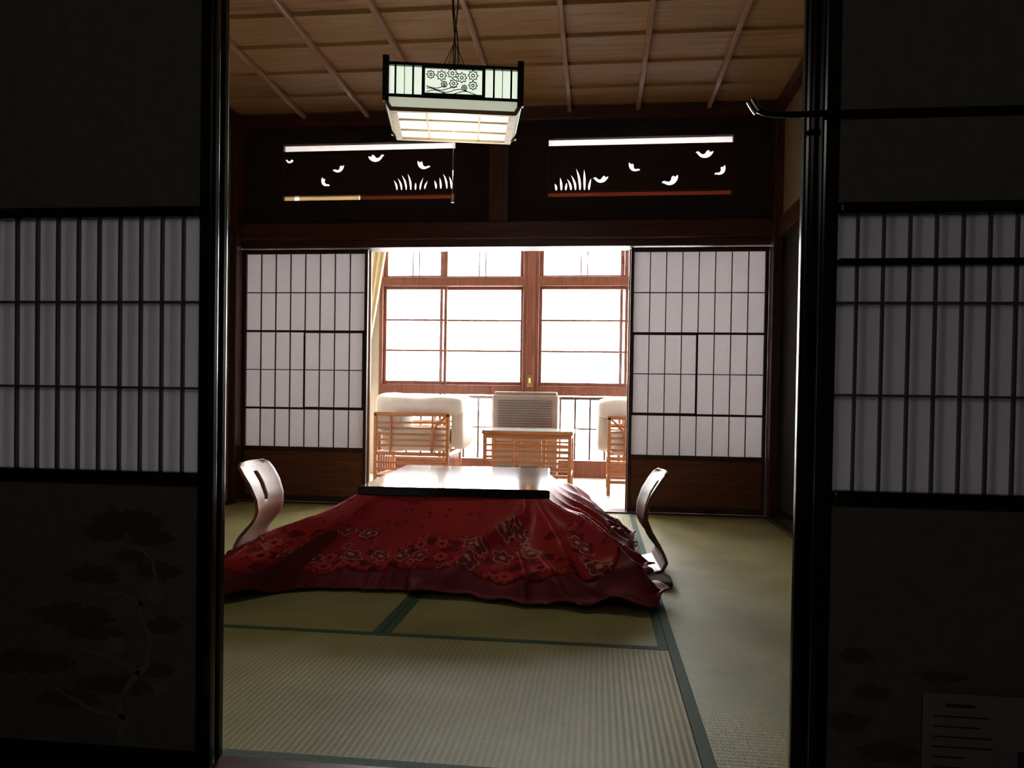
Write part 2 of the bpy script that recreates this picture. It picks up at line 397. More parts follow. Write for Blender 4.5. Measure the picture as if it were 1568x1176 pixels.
for k in (0, 1):
    x0, x1 = RX[k]
    rr = root('ranma_transom', ((x0+x1)/2, 5.14, RZ0))
    zb0, zb1 = RZ0+.040, RZ1-.052
    outl = [[(x0,zb0),(x1,zb0),(x1,zb1),(x0,zb1)]]
    for (a,b,s,f,r_) in specs[k]['birds']:
        cx, cz = px2(k,a,b); outl.append(bird(cx, cz, s, f, r_))
    for (a,b,h,l) in specs[k]['reeds']:
        cx, cz = px2(k,a,b); outl.append(reed(cx, max(cz, zb0+.01), h, l))
    poly_curve('carved_board', outl, 5.135, .012, M['ranma_wood'], rr)
    box('backing_paper', (x0, x1, 5.150, 5.152, zb0+.005, RZ1), M['ranma_paper'], rr)
    boxes('frame', [(x0,x0+.008,5.12,5.16,RZ0,RZ1),(x1-.008,x1,5.12,5.16,RZ0,RZ1),(x0,x1,5.12,5.16,zb0-.004,zb0+.002),(x0,x1,5.12,5.16,zb1-.002,zb1+.004)], M['darkwood_x'], rr)
    if k == 0:
        box('lower_slat', (x0+.008, x0+.08, 5.15, 5.153, RZ0+.001, zb0-.004), M['ranma_cream'], rr)
        box('lower_slat_b', (x0+.115, x0+.55, 5.15, 5.153, RZ0+.001, zb0-.004), M['ranma_cream'], rr)
        box('lower_slat_c', (x0+.56, x1-.008, 5.15, 5.153, RZ0+.001, zb0-.004), M['ranma_amber'], rr)
    else:
        box('lower_slat', (x0+.008, x1-.008, 5.15, 5.153, RZ0+.001, zb0-.004), M['ranma_amber'], rr)

def shoji(x0, x1, inner_right):
    r = root('shoji_panel', ((x0+x1)/2, YS, 0))
    z0, z1, zp = .012, 1.786, .395
    st = .022
    boxes('frame', [(x0,x0+st,YS-.015,YS+.015,z0,z1),(x1-st,x1,YS-.015,YS+.015,z0,z1),
                    (x0+st,x1-st,YS-.015,YS+.015,z1-.03,z1),(x0+st,x1-st,YS-.015,YS+.015,zp-.03,zp),
                    (x0+st,x1-st,YS-.015,YS+.015,z0,z0+.04)], M['kumiko'], r, .002)
    box('dado_board', (x0+st,x1-st,YS-.006,YS+.008,z0+.04,zp-.03), M['dado'], r)
    box('paper', (x0+st,x1-st,YS+.006,YS+.007,zp,z1-.03), M['shoji'], r)
    L = []
    pw = x1-x0-2*st; ph = z1-.03-zp
    for i in range(1, 8):
        xx = x0+st+pw*i/8; L.append((xx-.0028,xx+.0028,YS-.006,YS+.005,zp,z1-.03))
    for j in range(1, 5):
        zz = zp+ph*j/5; w = .0075 if j in (1,3) else .003
        L.append((x0+st,x1-st,YS-.0065,YS+.0045,zz-w,zz+w))
    boxes('lattice', L, M['kumiko'], r)
    zz0, zz1 = zp+ph/5, zp+ph*3/5
    if inner_right: s0, s1 = (x0+x1)/2, x1-st
    else: s0, s1 = x0+st, (x0+x1)/2
    w = .012
    boxes('snow_viewing_frame', [(s0-w/2,s0+w/2,YS-.012,YS-.0067,zz0,zz1),(s1-w,s1,YS-.012,YS-.0067,zz0,zz1),
        (s0,s1,YS-.012,YS-.0067,zz0-.005,zz0+.012),(s0,s1,YS-.012,YS-.0067,zz1-.012,zz1+.004)], M['kumiko'], r)
shoji(-2.51, -1.60, True)
shoji(.215, 1.113, False)
box('door_3', (-1.62,-1.592,5.16,5.185,.012,1.786), M['ply'], None, .002)
box('door_4', (.205,.233,5.16,5.185,.012,1.786), M['ply'], None, .002)

# ---- near partition: genji-fusuma doors
def fusuma(name, x0, x1, ya, yb, edge, rows, papered=True, extra=()):
    r = root(name, ((x0+x1)/2, (ya+yb)/2, 0))
    st = .032; z0, z1 = .006, 1.80
    zt, zbm = (1.10 if edge == 'R' else 1.09), .597
    fr = [(x0,x0+st,ya,yb,z0,z1),(x1-st,x1,ya,yb,z0,z1),(x0+st,x1-st,ya,yb,z0,z0+.035),(x0+st,x1-st,ya,yb,z1-.03,z1),
          (x0+st,x1-st,ya,yb,zt,zt+.022),(x0+st,x1-st,ya,yb,zbm-.027,zbm)]
    for z in extra: fr.append((x0+st,x1-st,ya-.002,yb,z-.007,z+.007))
    boxes('frame', fr, M['lacquer'], r, .008)
    ym = (ya+yb)/2
    boxes('painted_panels', [(x0+st,x1-st,ym-.004,ym+.006,z0+.035,zbm-.027),(x0+st,x1-st,ym-.004,ym+.006,zt+.022,z1-.03)], M['fusuma'], r)
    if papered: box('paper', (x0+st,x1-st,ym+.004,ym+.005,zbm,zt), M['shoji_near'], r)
    L = []; step = .0446; hw = .0021
    if edge == 'R':
        x = x1-st-.036-(.0 if papered else .02)
        while x > x0+st: L.append((x-hw,x+hw,ym-.006,ym+.003,zbm,zt)); x -= step
    else:
        x = x0+st+.036-(.0 if papered else .016)
        while x < x1-st: L.append((x-hw,x+hw,ym-.006,ym+.003,zbm,zt)); x += step
    for z in rows: L.append((x0+st,x1-st,ym-.0065,ym+.0025,z-.0022,z+.0022))
    boxes('lattice', L, M['kumiko_near'], r)
    return r
dl = fusuma('door_1', -1.655, -.748, 1.395, 1.423, 'R', (.933,.763))
fusuma('door_5', -1.665, -.750, 1.434, 1.462, 'R', (.933,.763), False)
dr = fusuma('door_2', .391, 1.165, 1.395, 1.423, 'L', (.933,.768), True, (1.005,1.268))
fusuma('door_6', .370, 1.150, 1.434, 1.462, 'L', (.933,.768), False)
fusuma('door_7', -2.555, -1.67, 1.434, 1.462, 'R', (.933,.763))
box('trim_14', (XL,XR,1.36,1.475,1.803,1.86), M['lacquer'])
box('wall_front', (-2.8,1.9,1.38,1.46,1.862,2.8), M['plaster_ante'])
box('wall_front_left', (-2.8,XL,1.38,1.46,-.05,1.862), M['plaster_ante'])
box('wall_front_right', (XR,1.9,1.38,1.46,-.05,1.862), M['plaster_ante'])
box('wall_anteroom_left', (-2.9,-2.8,-2.6,1.46,-.1,2.5), M['plaster_ante'])
box('wall_anteroom_right', (1.9,2.0,-2.6,1.46,-.1,2.5), M['plaster_ante'])
box('wall_anteroom_back', (-2.9,2.0,-2.7,-2.6,-.1,2.5), M['plaster_ante'])

def blob(cx, cz, w, h, y, seed):
    V = [(cx,y,cz)]; N = 90
    for i in range(N):
        a = 2*math.pi*i/N
        rr = 1+.35*noise.noise(Vector((math.cos(a)*3+seed, math.sin(a)*3, seed)))+.10*math.sin(17*a+seed)+.07*math.sin(29*a+seed)
        V.append((cx+w*rr*math.cos(a), y, cz+h*rr*math.sin(a)))
    return V, [(0, i+1, (i+1) % N+1) for i in range(N)]
def painting(parent, blobs, mat, y):
    V, F = [], []
    for k, (cx,cz,w,h) in enumerate(blobs):
        v, f = blob(cx,cz,w,h,y-.00005*k,k*1.7); n = len(V); V += v; F += [tuple(i+n for i in g) for g in f]
    mesh_obj('ink_painting', V, F, mat, parent)
def stroke(parent, pts, w, mat, y):
    V, F = [], []
    for i, q in enumerate(pts):
        a = Vector(pts[max(0,i-1)]); b = Vector(pts[min(len(pts)-1,i+1)]); d = (b-a).normalized(); nn = Vector((-d.y,d.x))
        ww = w*(1-.6*i/len(pts))*(1+.25*math.sin(i*1.9))
        V += [(q[0]-nn.x*ww,y,q[1]-nn.y*ww),(q[0]+nn.x*ww,y,q[1]+nn.y*ww)]
        if i: n = len(V); F.append((n-4,n-3,n-1,n-2))
    mesh_obj('painted_branch', V, F, mat, parent)
YP = 1.4045
painting(dl, [(-.93,.495,.075,.022),(-.98,.472,.05,.017),(-.875,.465,.045,.016),(-.86,.40,.05,.016),(-.92,.425,.035,.013),(-1.0,.385,.055,.018),
              (-1.05,.30,.085,.024),(-1.0,.27,.06,.016),(-.85,.29,.035,.018),(-1.14,.20,.09,.024),(-.96,.165,.08,.020),(-.87,.20,.04,.014),(-1.05,.13,.07,.018)], M['ink'], YP)
painting(dl, [(-.87,.355,.020,.020),(-.955,.245,.026,.018),(-.855,.165,.016,.014)], M['ink_pale'], YP-.0008)
stroke(dl, [(-.94,.05),(-.93,.09),(-.945,.13),(-.92,.17),(-.885,.21),(-.875,.26),(-.90,.31),(-.895,.35),(-.865,.38),(-.875,.42),(-.91,.45)], .008, M['ink_pale'], YP-.001)
stroke(dl, [(-.895,.33),(-.94,.35),(-.98,.35)], .004, M['ink_pale'], YP-.001)
stroke(dl, [(-.90,.19),(-.96,.22),(-1.03,.235),(-1.09,.265)], .005, M['ink_pale'], YP-.001)
stroke(dl, [(-.93,.10),(-1.0,.11),(-1.08,.15)], .005, M['ink_pale'], YP-.001)
painting(dr, [(.47,.30,.030,.014),(.46,.18,.035,.018),(.53,.13,.05,.018),(.50,.235,.03,.014),(.62,.27,.04,.010)], M['ink'], YP)

hk = root('wall_hook_bar', (.37,1.38,1.27))
tube('bar', [(.268,1.385,1.280),(.282,1.385,1.268),(.31,1.385,1.263),(.36,1.385,1.263),(.42,1.388,1.266)], .0055, M['lacquer'], hk)
tube('metal_tip', [(.264,1.385,1.290),(.269,1.385,1.280),(.277,1.385,1.270)], .0085, M['metal'], hk)

nt_ = root('notice_sheet', (.68,1.393,.05))
box('sheet', (.582,.80,1.3915,1.3925,.050,.245), M['notice'], nt_)
ln = []
random.seed(3)
for i in range(9):
    z = .222-i*.018; ln.append((.600+.02*(i==0),.600+random.uniform(.05,.13),1.3910,1.3914,z,z+.0025 if i else z+.006))
boxes('printed_lines', ln, M['ac_dark'], nt_)
box('printed_picture', (.74,.785,1.3910,1.3914,.10,.15), M['ac_dark'], nt_)

# ------------------------------------------------------------------ sunroom windows
def window(name, x0, x1, mid):
    r = root(name, ((x0+x1)/2, YW, .85))
    f = []
    y0, y1 = YW-.03, YW+.05
    zs, zt0, zt1, ztop = .895, 1.885, 1.975, 2.50
    f += [(x0-.035,x0,y0-.03,y1,.0,ztop+.06),(x1,x1+.035,y0-.03,y1,.0,ztop+.06)]
    f += [(x0,x1,y0-.03,y1,.80,zs),(x0,x1,y0-.03,y1,zt0,zt1),(x0,x1,y0-.03,y1,ztop,ztop+.06),(x0,x1,y0-.03,y1,-.01,.16)]
    g = []
    for (s0, s1, yy) in ((x0, mid+.04, YW-.01), (mid-.04, x1, YW+.022)):
        st = .03
        f += [(s0,s0+st,yy-.014,yy+.014,zs,zt0),(s1-st,s1,yy-.014,yy+.014,zs,zt0),(s0+st,s1-st,yy-.014,yy+.014,zs,zs+.035),(s0+st,s1-st,yy-.014,yy+.014,zt0-.03,zt0)]
        ph = zt0-.03-zs-.035
        for j in (1, 2):
            z = zs+.035+ph*j/3; f.append((s0+st,s1-st,yy-.009,yy+.009,z-.009,z+.009))
        f += [(s0,s0+st+.01,yy-.014,yy+.014,zt1,ztop),(s1-st-.01,s1,yy-.014,yy+.014,zt1,ztop),(s0+st,s1-st,yy-.014,yy+.014,zt1,zt1+.02),(s0+st,s1-st,yy-.014,yy+.014,ztop-.03,ztop)]
        xm = (s0+s1)/2
        f += [(xm-.035,xm-.024,yy-.009,yy+.009,zt1+.02,ztop-.03),(xm+.03,xm+.041,yy-.009,yy+.009,zt1+.02,ztop-.03)]
        g += [(s0+st,s1-st,yy-.002,yy+.002,zs+.03,zt0-.02),(s0+st,s1-st,yy-.002,yy+.002,zt1+.02,ztop-.03)]
        f += [(s0,s0+.03,yy-.014,yy+.014,.16,.80),(s1-.03,s1,yy-.014,yy+.014,.16,.80)]
        g += [(s0+.03,s1-.03,yy-.002,yy+.002,.16,.80)]
    boxes('frame', f, M['redwood'], r, .003)
    L = []
    x = x0+.07
    while x < x1: L.append((x-.010,x+.010,YW+.10,YW+.12,.16,.76)); x += .15
    L += [(x0,x1,YW+.098,YW+.118,.76,.79),(x0,x1,YW+.098,YW+.118,.46,.475),(x0,x1,YW+.098,YW+.118,.14,.16)]
    boxes('guard_rail', L, M['kumiko'], r)
    boxes('glass', g, M['glass'], r)
window('window_1', -2.17, -.740, -1.555)
window('window_2', -.582, 1.03, .255)
boxes('wall_window', [(XL,-2.206,YW-.03,YW+.06,-.02,2.62),(1.066,XR,YW-.03,YW+.06,-.02,2.62),(XL,XR,YW-.03,YW+.06,2.561,2.65)], M['plaster_light'])
box('trim_15', (-.704,-.618,YW-.075,YW+.06,-.01,2.56), M['redwood'], None, .005)
lt = root('window_latch', (-.66,YW-.08,.95))
box('plate', (-.685,-.635,YW-.08,YW-.0755,.88,1.0), M['brass'], lt, .004)
tube('knob', [(-.66,YW-.08,.965),(-.66,YW-.10,.965),(-.66,YW-.105,.92)], .008, M['brass'], lt)
V, F = [], []
NX, NZ = 60, 30
for j in range(NZ+1):
    t = j/NZ; z = 2.50-t*1.62
    w = .42*(1-t*.62) if t < .75 else .42*.535
    xo = -2.50
    for i in range(NX+1):
        s = i/NX
        V.append((xo+w*s, YW-.115+.028*math.sin(s*math.pi*14)*(1-.3*t), z))
for j in range(NZ):
    for i in range(NX):
        a = j*(NX+1)+i; F.append((a,a+1,a+NX+2,a+NX+1))
cr = root('curtain', (-2.4,YW-.11,2.5))
mesh_obj('fabric', V, F, M['curtain'], cr, True)
tube('rod', [(-2.54,YW-.11,2.515),(1.1,YW-.11,2.515)], .01, M['darkwood_x'], cr)

# ------------------------------------------------------------------ sunroom furniture
def armchair(x0, x1, y0, y1, face):
    r = root('armchair', ((x0+x1)/2, (y0+y1)/2, -.015))
    zf = -.014; ps = .028
    L = []
    for xx in (x0, x1-ps):
        for yy in (y0, y1-ps): L.append((xx,xx+ps,yy,yy+ps,zf,.62))
    for yy in (y0, y1-ps):
        L += [(x0,x1,yy,yy+ps,.60,.632),(x0+ps,x1-ps,yy+.004,yy+ps-.004,.27,.30),(x0+ps,x1-ps,yy+.004,yy+ps-.004,.08,.105)]
        for k in range(5):
            z = .345+k*.048; L.append((x0+ps,x1-ps,yy+.009,yy+.019,z,z+.018))
        for k in range(2):
            z = .145+k*.055; L.append((x0+ps,x1-ps,yy+.009,yy+.019,z,z+.018))
        for q in (.22,.78):
            xx = x0+(x1-x0)*q; L.append((xx-.009,xx+.009,yy+.003,yy+.022,.27,.60))
    for xx in (x0, x1-ps):
        L += [(xx+.004,xx+ps-.004,y0+ps,y1-ps,.27,.30),(xx+.004,xx+ps-.004,y0+ps,y1-ps,.08,.105)]
        n = 7
        for k in range(n):
            yy = y0+ps+(y1-y0-2*ps)*(k+.5)/n; L.append((xx+.008,xx+.018,yy-.009,yy+.009,.105,.27))
    boxes('slatted_frame', L, M['rattan'], r, .003)
    bx = x1-.03 if face > 0 else x0+.03
    tube('curved_brace', [(bx,y0+.012,.6),(bx-face*.09,y0+.006,.53),(bx-face*.12,y0+.006,.42),(bx-face*.12,y0+.012,.30)], .010, M['rattan'], r)
    b0, b1 = (x0, x0+.2) if face > 0 else (x1-.2, x1)
    rounded('seat_cushion', (x0+.03 , x1-.03, y0+.035, y1-.035, .30, .50), .05, M['white_cloth'], r, .02)
    rounded('back_cushion', (b0-.02, b1+.02, y0+.035, y1-.035, .46, .80), .07, M['white_cloth'], r, .03)
    e0, e1 = (x0+.0, x1+.11) if face > 0 else (x0-.09, x1)
    rounded('arm_throw', (e0, e1, y0+.04, y1+.03, .60, .785), .06, M['white_cloth'], r, .03)
    rounded('throw_drop', ((e1-.13) if face > 0 else e0, e1 if face > 0 else e0+.11, y0+.12, y1+.03, .33, .76), .045, M['white_cloth'], r, .03)
armchair(-1.86, -1.215, 6.15, 6.75, 1)
armchair(.095, .74, 6.15, 6.75, -1)

r = root('coffee_table', (-.565,6.5,-.015))
x0,x1,y0,y1 = -.955,-.19,6.25,6.85
L = []
for xx in (x0+.01, x1-.04):
    for yy in (y0+.01, y1-.04): L.append((xx,xx+.03,yy,yy+.03,-.014,.46))
for yy in (y0+.01, y1-.04):
    L += [(x0+.04,x1-.04,yy+.003,yy+.027,.425,.46),(x0+.04,x1-.04,yy+.003,yy+.027,.10,.125)]
    for k in range(5):
        z = .165+k*.049; L.append((x0+.04,x1-.04,yy+.01,yy+.02,z,z+.018))
    for q in (.35,.65):
        xx = x0+(x1-x0)*q; L.append((xx-.009,xx+.009,yy+.005,yy+.025,.125,.425))
for xx in (x0+.01, x1-.04):
    L += [(xx+.003,xx+.027,y0+.04,y1-.04,.425,.46),(xx+.003,xx+.027,y0+.04,y1-.04,.10,.125)]
L += [(x0,x1,y0,y0+.04,.46,.485),(x0,x1,y1-.04,y1,.46,.485),(x0,x0+.04,y0+.04,y1-.04,.46,.485),(x1-.04,x1,y0+.04,y1-.04,.46,.485)]
boxes('slatted_frame', L, M['rattan'], r, .003)
box('glass_top', (x0,x1,y0,y1,.4855,.495), M['tableglass'], r, .003)

r = root('fan_coil_heater', (-.67,7.2,-.015))
box('cabinet', (-.98,-.36,7.08,7.32,-.014,.80), M['ac'], r, .012)
box('top_hood', (-.965,-.375,7.10,7.32,.80,.83), M['ac'], r, .01)
L = []
for k in range(11): L.append((-.93,-.41,7.072,7.082,.50+k*.024,.508+k*.024))
boxes('louvers', L, M['ac_dark'], r)
boxes('seams', [(-.975,-.365,7.076,7.081,.44,.446),(-.93,-.41,7.074,7.081,.06,.12)], M['ac_dark'], r)

# ------------------------------------------------------------------ kotatsu
KC = Vector((-.60,3.49,0)); KR = math.radians(3.5)
def kp(a, b):
    return (KC.x + a*math.cos(KR)-b*math.sin(KR), KC.y + a*math.sin(KR)+b*math.cos(KR))
kt = root('kotatsu_table', (KC.x,KC.y,0))
def slab(name, hx, hy, z0, z1, mat, bev):
    V = [(*kp(a,b), z) for z in (z0,z1) for a,b in ((-hx,-hy),(hx,-hy),(hx,hy),(-hx,hy))]
    return mesh_obj(name, V, BF, mat, kt, False, bev)
slab('tabletop_edge', .39, .51, .354, .388, M['lacquer'], .005)
slab('tabletop_surface', .383, .503, .386, .3895, M['kotatsu_top'], .001)
V, F = [], []
for sx in (-1,1):
    for sy in (-1,1):
        n = len(V)
        for z, h in ((.004,.024),(.32,.03)):
            for a,b in ((-h,-h),(h,-h),(h,h),(-h,h)): V.append((*kp(sx*.30+a, sy*.42+b), z))
        F += [tuple(n+i for i in f) for f in BF]
mesh_obj('legs', V, F, M['lacquer'], kt)
slab('under_frame', .33, .45, .27, .325, M['lacquer'], .004)

ctrl = [
 ((-.37,-.49), (-1.44,2.50)), ((-.25,-.49), (-1.16,2.74)), ((-.10,-.49), (-.86,2.80)), ((.08,-.49), (-.52,2.76)),
 ((.24,-.49), (-.13,2.68)), ((.37,-.49), (.225,2.72)),
 ((.37,-.25), (.22,3.10)), ((.37,.0), (.23,3.45)), ((.37,.28), (.19,3.85)), ((.37,.49), (.15,4.30)),
 ((.1,.49), (-.4,4.48)), ((-.15,.49), (-.9,4.50)), ((-.37,.49), (-1.5,4.40)),
 ((-.37,.25), (-1.52,3.95)), ((-.37,.0), (-1.55,3.50)), ((-.37,-.28), (-1.60,3.02)), ]
NCT = len(ctrl)
inner = [Vector((*kp(*c[0]),0)) for c in ctrl]; outer = [Vector((c[1][0],c[1][1],0)) for c in ctrl]
def cr_(P, t):
    i = int(math.floor(t)) % len(P); f = t-math.floor(t)
    p0,p1,p2,p3 = P[i-1],P[i],P[(i+1)%len(P)],P[(i+2)%len(P)]
    return .5*((2*p1)+(-p0+p2)*f+(2*p0-5*p1+4*p2-p3)*f*f+(-p0+3*p1-3*p2+p3)*f**3)
def lin(P, t):
    i = int(math.floor(t)) % len(P); f = t-math.floor(t); return P[i].lerp(P[(i+1)%len(P)], f)
def ridge(x):
    return (1-abs(math.sin(x)))**1.5-.35
FOLDS = [(0.0,.15,.36,.065),(.5,1.0,.26,.035),(1.6,1.75,.35,-.03),(4.4,2.6,.20,.078),(4.7,3.9,.20,.055),(5.0,5.0,.26,.075),(5.0,5.7,.18,.060),(6.0,6.6,.18,.055),(7.1,7.4,.2,.05),(8.2,8.3,.3,.04),(9,9,.4,.06),(12,12,.4,.06),(14,14.2,.3,.035),(15.3,15.2,.3,.035)]
def quilt_pt(s, t, lift=0.0):
    a = lin(inner, s); b = cr_(outer, s)
    d = b-a; n = d.normalized(); tang = Vector((-n.y,n.x,0))
    P = a+d*t
    wv = Vector((P.x, P.y, t*.4))
    warp = noise.noise(wv*3.0)
    env = math.sin(math.pi*min(1, .08+.80*t))
    fz = 0
    for (s0, s1, w, h) in FOLDS:
        c = s0+(s1-s0)*t + warp*.25
        dd = s-c; dd -= NCT*round(dd/NCT)
        ww = w*(.5+.9*t)
        fz += h*math.exp(-(abs(dd)/ww)**1.25)
    f2 = ridge(s*3.1+1.3+warp*2.2+t*1.2)*.020*t
    low = max(0,(t-.5)/.5)
    rs = math.exp(-((s-5.6)/1.6)**2)      # extra bunching round the right front corner
    f3 = ridge(s*6.3+warp*4.5-t*3.5)*(.030+.020*rs)*low
    cr1 = ridge(noise.noise(Vector((P.x*3.2,P.y*5.5,3.0)))*7)*(.022+.024*rs)*low
    n1 = noise.noise(Vector((P.x*4,P.y*4,2.0)))*.040*t + noise.noise(Vector((P.x*10,P.y*10,5.0)))*.014*low
    z = .352*(1-t)**.98*(1-.12*math.sin(math.pi*t))
    z += fz*env*min(1,t*3) + (f2+f3+cr1+n1)*(1-.3*low)
    hem = max(0, (t-.86)/.14); hem = hem*hem*(3-2*hem)
    z = z*(1-hem) + hem*(.014+(.05+.03*rs)*max(0, noise.noise(Vector((P.x*6,P.y*6,9)))+.12+.12*rs))
    P = P + n*((fz*.35+f2*.8+f3)*t) + tang*(noise.noise(wv*5)*.04*t)
    P.z = max(z, .010) + lift
    return P
def quilt_mesh(name, tmax, lift, mat, thick, NS=800, NT=90):
    V, F = [], []
    for j in range(NT+1):
        for i in range(NS):
            s = NCT*i/NS; tm = tmax(s); t = tm*j/NT
            lf = lift*(1 if j < NT-2 else (1 if j == NT-2 else (.75 if j == NT-1 else .25)))
            V.append(quilt_pt(s, t, lf*min(1, j/4)))
    n = len(V)
    for j in range(NT):
        for i in range(NS):
            i2 = (i+1) % NS; F.append((j*NS+i, (j+1)*NS+i, (j+1)*NS+i2, j*NS+i2)[::-1])
    c = len(V); V.append(Vector((KC.x,KC.y,.350)))
    for i in range(NS): F.append((i, (i+1)%NS, c))
    o = mesh_obj(name, [tuple(v) for v in V], F, mat, kt, True)
    me = o.data; uvl = me.uv_layers.new(name='UVMap')
    for pl in me.polygons:
        ids = [me.loops[l].vertex_index for l in pl.loop_indices]
        isx = [q % NS if q < n else 0 for q in ids]
        wrap = max(isx)-min(isx) > NS/2
        for l, q in zip(pl.loop_indices, ids):
            if q >= n: uvl.data[l].uv = (0,0); continue
            i = q % NS; j = q//NS
            if wrap and i < NS/2: i += NS
            s = NCT*i/NS; uvl.data[l].uv = (s*.27, j/NT*tmax((s) % NCT)*.62)
    so = o.modifiers.new('solid', 'SOLIDIFY'); so.thickness = thick; so.offset = -1
    return o
quilt_mesh('under_quilt', lambda s: 1.0, 0.0, M['burgundy'], .006)
def cov(s):
    f = .76+.06*math.sin(s*1.9+.6)+.06*noise.noise(Vector((s*1.3,0,4)))
    if 4.6 < s < 10: f -= .18*min(1,(s-4.6)/.8)
    if s > 14 : f -= .06*(s-14)/2
    return f
quilt_mesh('floral_cover', cov, .014, M['quilt'], .006)

# ------------------------------------------------------------------ legless bentwood floor chairs
def zaisu(xb, yc, face, mat, yaw=0):
    r = root('floor_chair', (xb,yc,0))
    prof = [(.44,.022),(.36,.014),(.26,.012),(.16,.013),(.07,.018),(.015,.035),(-.005,.07),(.012,.12),(.045,.175),(.066,.23),(.062,.285),(.04,.345),(.01,.395),(-.014,.43),(-.022,.446)]
    wid  = [.15,.185,.20,.20,.195,.19,.185,.17,.16,.16,.17,.18,.185,.175,.13]
    P = []
    for i in range(len(prof)-1):
        for k in range(3):
            f = k/3; P.append((prof[i][0]*(1-f)+prof[i+1][0]*f, prof[i][1]*(1-f)+prof[i+1][1]*f, wid[i]*(1-f)+wid[i+1]*f))
    P.append((*prof[-1], wid[-1]))
    NW = 20; V = []; F = []
    cy, sy = math.cos(yaw), math.sin(yaw)
    for (a,z,w) in P:
        for k in range(NW+1):
            q = -1+2*k/NW
            bow = .025*(q*q)*(min(1,(z-.1)/.1) if z > .1 else 0)
            lx = (a+bow)*face; ly = q*w
            V.append((xb+lx*cy-ly*sy, yc+lx*sy+ly*cy, z))
    for i in range(len(P)-1):
        zc = (P[i][1]+P[i+1][1])/2
        for k in range(NW):
            if .26 < zc < .40 and i > 20 and k in (9,10): continue
            a = i*(NW+1)+k; F.append((a,a+1,a+NW+2,a+NW+1))
    o = mesh_obj('bent_shell', V, F, mat, r, True)
    so = o.modifiers.new('solid','SOLIDIFY'); so.thickness = .013; so.offset = 0
    b = o.modifiers.new('bev','BEVEL'); b.width = .002; b.segments = 1
    x0, x1 = sorted((xb+face*.08, xb+face*.42))
    rounded('seat_pad', (x0, x1, yc-.17, yc+.17, .020, .045), .012, M['cushion'], r)
zaisu(-1.60, 3.36, 1, M['ply'], .06)
zaisu(.295, 3.40, -1, M['ply_dark'], .04)
zb = root('floor_cushion', (.26,3.25,0))
rounded('pad', (.10,.32,3.05,3.2,.002,.03), .012, M['cushion'], zb, .005)

# ------------------------------------------------------------------ hanging lantern
cx = -.582; hw = .262; y0, y1 = 2.76, 3.14; zb, zt = 1.865, 1.995
lr = root('pendant_lantern', (cx,(y0+y1)/2,1.85))
L = []
for xx in (cx-hw, cx+hw-.024):
    for yy in (y0, y1-.024): L.append((xx,xx+.024,yy,yy+.024,zb-.016,zt+.022))
for z0_, z1_ in ((zb,zb+.012),(zt-.012,zt)):
    for yy in (y0+.003, y1-.021): L.append((cx-hw+.024,cx+hw-.024,yy,yy+.018,z0_,z1_))
    for xx in (cx-hw+.003, cx+hw-.021): L.append((xx,xx+.018,y0+.024,y1-.024,z0_,z1_))
L += [(cx-hw,cx+hw,y0+.10,y0+.118,zt+.0,zt+.018),(cx-hw,cx+hw,y1-.118,y1-.10,zt+.0,zt+.018)]
boxes('outer_frame', L, M['lacquer'], lr, .002)
L = []
for yy in (y0+.006, y1-.016):
    for q in (-.112,.112): L.append((cx+q-.006,cx+q+.006,yy-.003,yy+.01,zb+.012,zt-.012))
    for q in (-.215,-.150,.150,.215): L.append((cx+q-.0035,cx+q+.0035,yy,yy+.006,zb+.012,zt-.012))
    for q in (-.182,.182): L.append((cx+q-.0012,cx+q+.0012,yy,yy+.006,zb+.012,zt-.012))
    L.append((cx-.112,cx+.112,yy-.002,yy+.006,zb+.012,zb+.020)); L.append((cx-.112,cx+.112,yy-.002,yy+.006,zt-.018,zt-.012))
for xx in (cx-hw+.006, cx+hw-.014):
    for q in (.12,.22,.32): L.append((xx,xx+.006,y0+q-.002,y0+q+.002,zb+.014,zt-.014))
boxes('side_lattice', L, M['lacquer'], lr)
boxes('paper_sides', [(cx-hw+.02,cx+hw-.02,y0+.017,y0+.019,zb+.01,zt-.01),(cx-hw+.02,cx+hw-.02,y1-.019,y1-.017,zb+.01,zt-.01),
  (cx-hw+.017,cx-hw+.019,y0+.02,y1-.02,zb+.01,zt-.01),(cx+hw-.019,cx+hw-.017,y0+.02,y1-.02,zb+.01,zt-.01)], M['lantern'], lr)
for (fx,fz,rr) in ((-.085,.092,.013),(-.045,.090,.016),(-.005,.100,.016),(.03,.085,.016),(.072,.095,.016),(.0,.062,.014),(.072,.058,.014),(-.035,.058,.010),(.04,.048,.009)):
    pts = []
    for i in range(40):
        a = 2*math.pi*i/40; q = rr*(1+.22*math.cos(8*a)); pts.append((cx+fx+q*math.cos(a), y0+.010, zb+fz-.002+q*math.sin(a)))
    pts.append(pts[0]); tube('flower_outline', pts, .0016, M['lacquer'], lr, res=1)
    pts = [(cx+fx+rr*.35*math.cos(2*math.pi*i/12), y0+.010, zb+fz-.002+rr*.35*math.sin(2*math.pi*i/12)) for i in range(13)]
    tube('flower_centre', pts, .0018, M['lacquer'], lr, res=1)
for k in range(4):
    pts = [(cx-.10+.2*i/20, y0+.010, zb+.026+k*.007+.007*math.sin(i*.55+k)) for i in range(20-k*4)]
    tube('stream_line', pts, .0015, M['lacquer'], lr, res=1)
bx, by0, by1, bz = hw-.030, y0+.030, y1-.04, zb-.035
V = [(cx-hw+.005,y0+.005,zb),(cx+hw-.005,y0+.005,zb),(cx+hw-.005,y1-.005,zb),(cx-hw+.005,y1-.005,zb),
     (cx-bx,by0,bz),(cx+bx,by0,bz),(cx+bx,by1,bz),(cx-bx,by1,bz)]
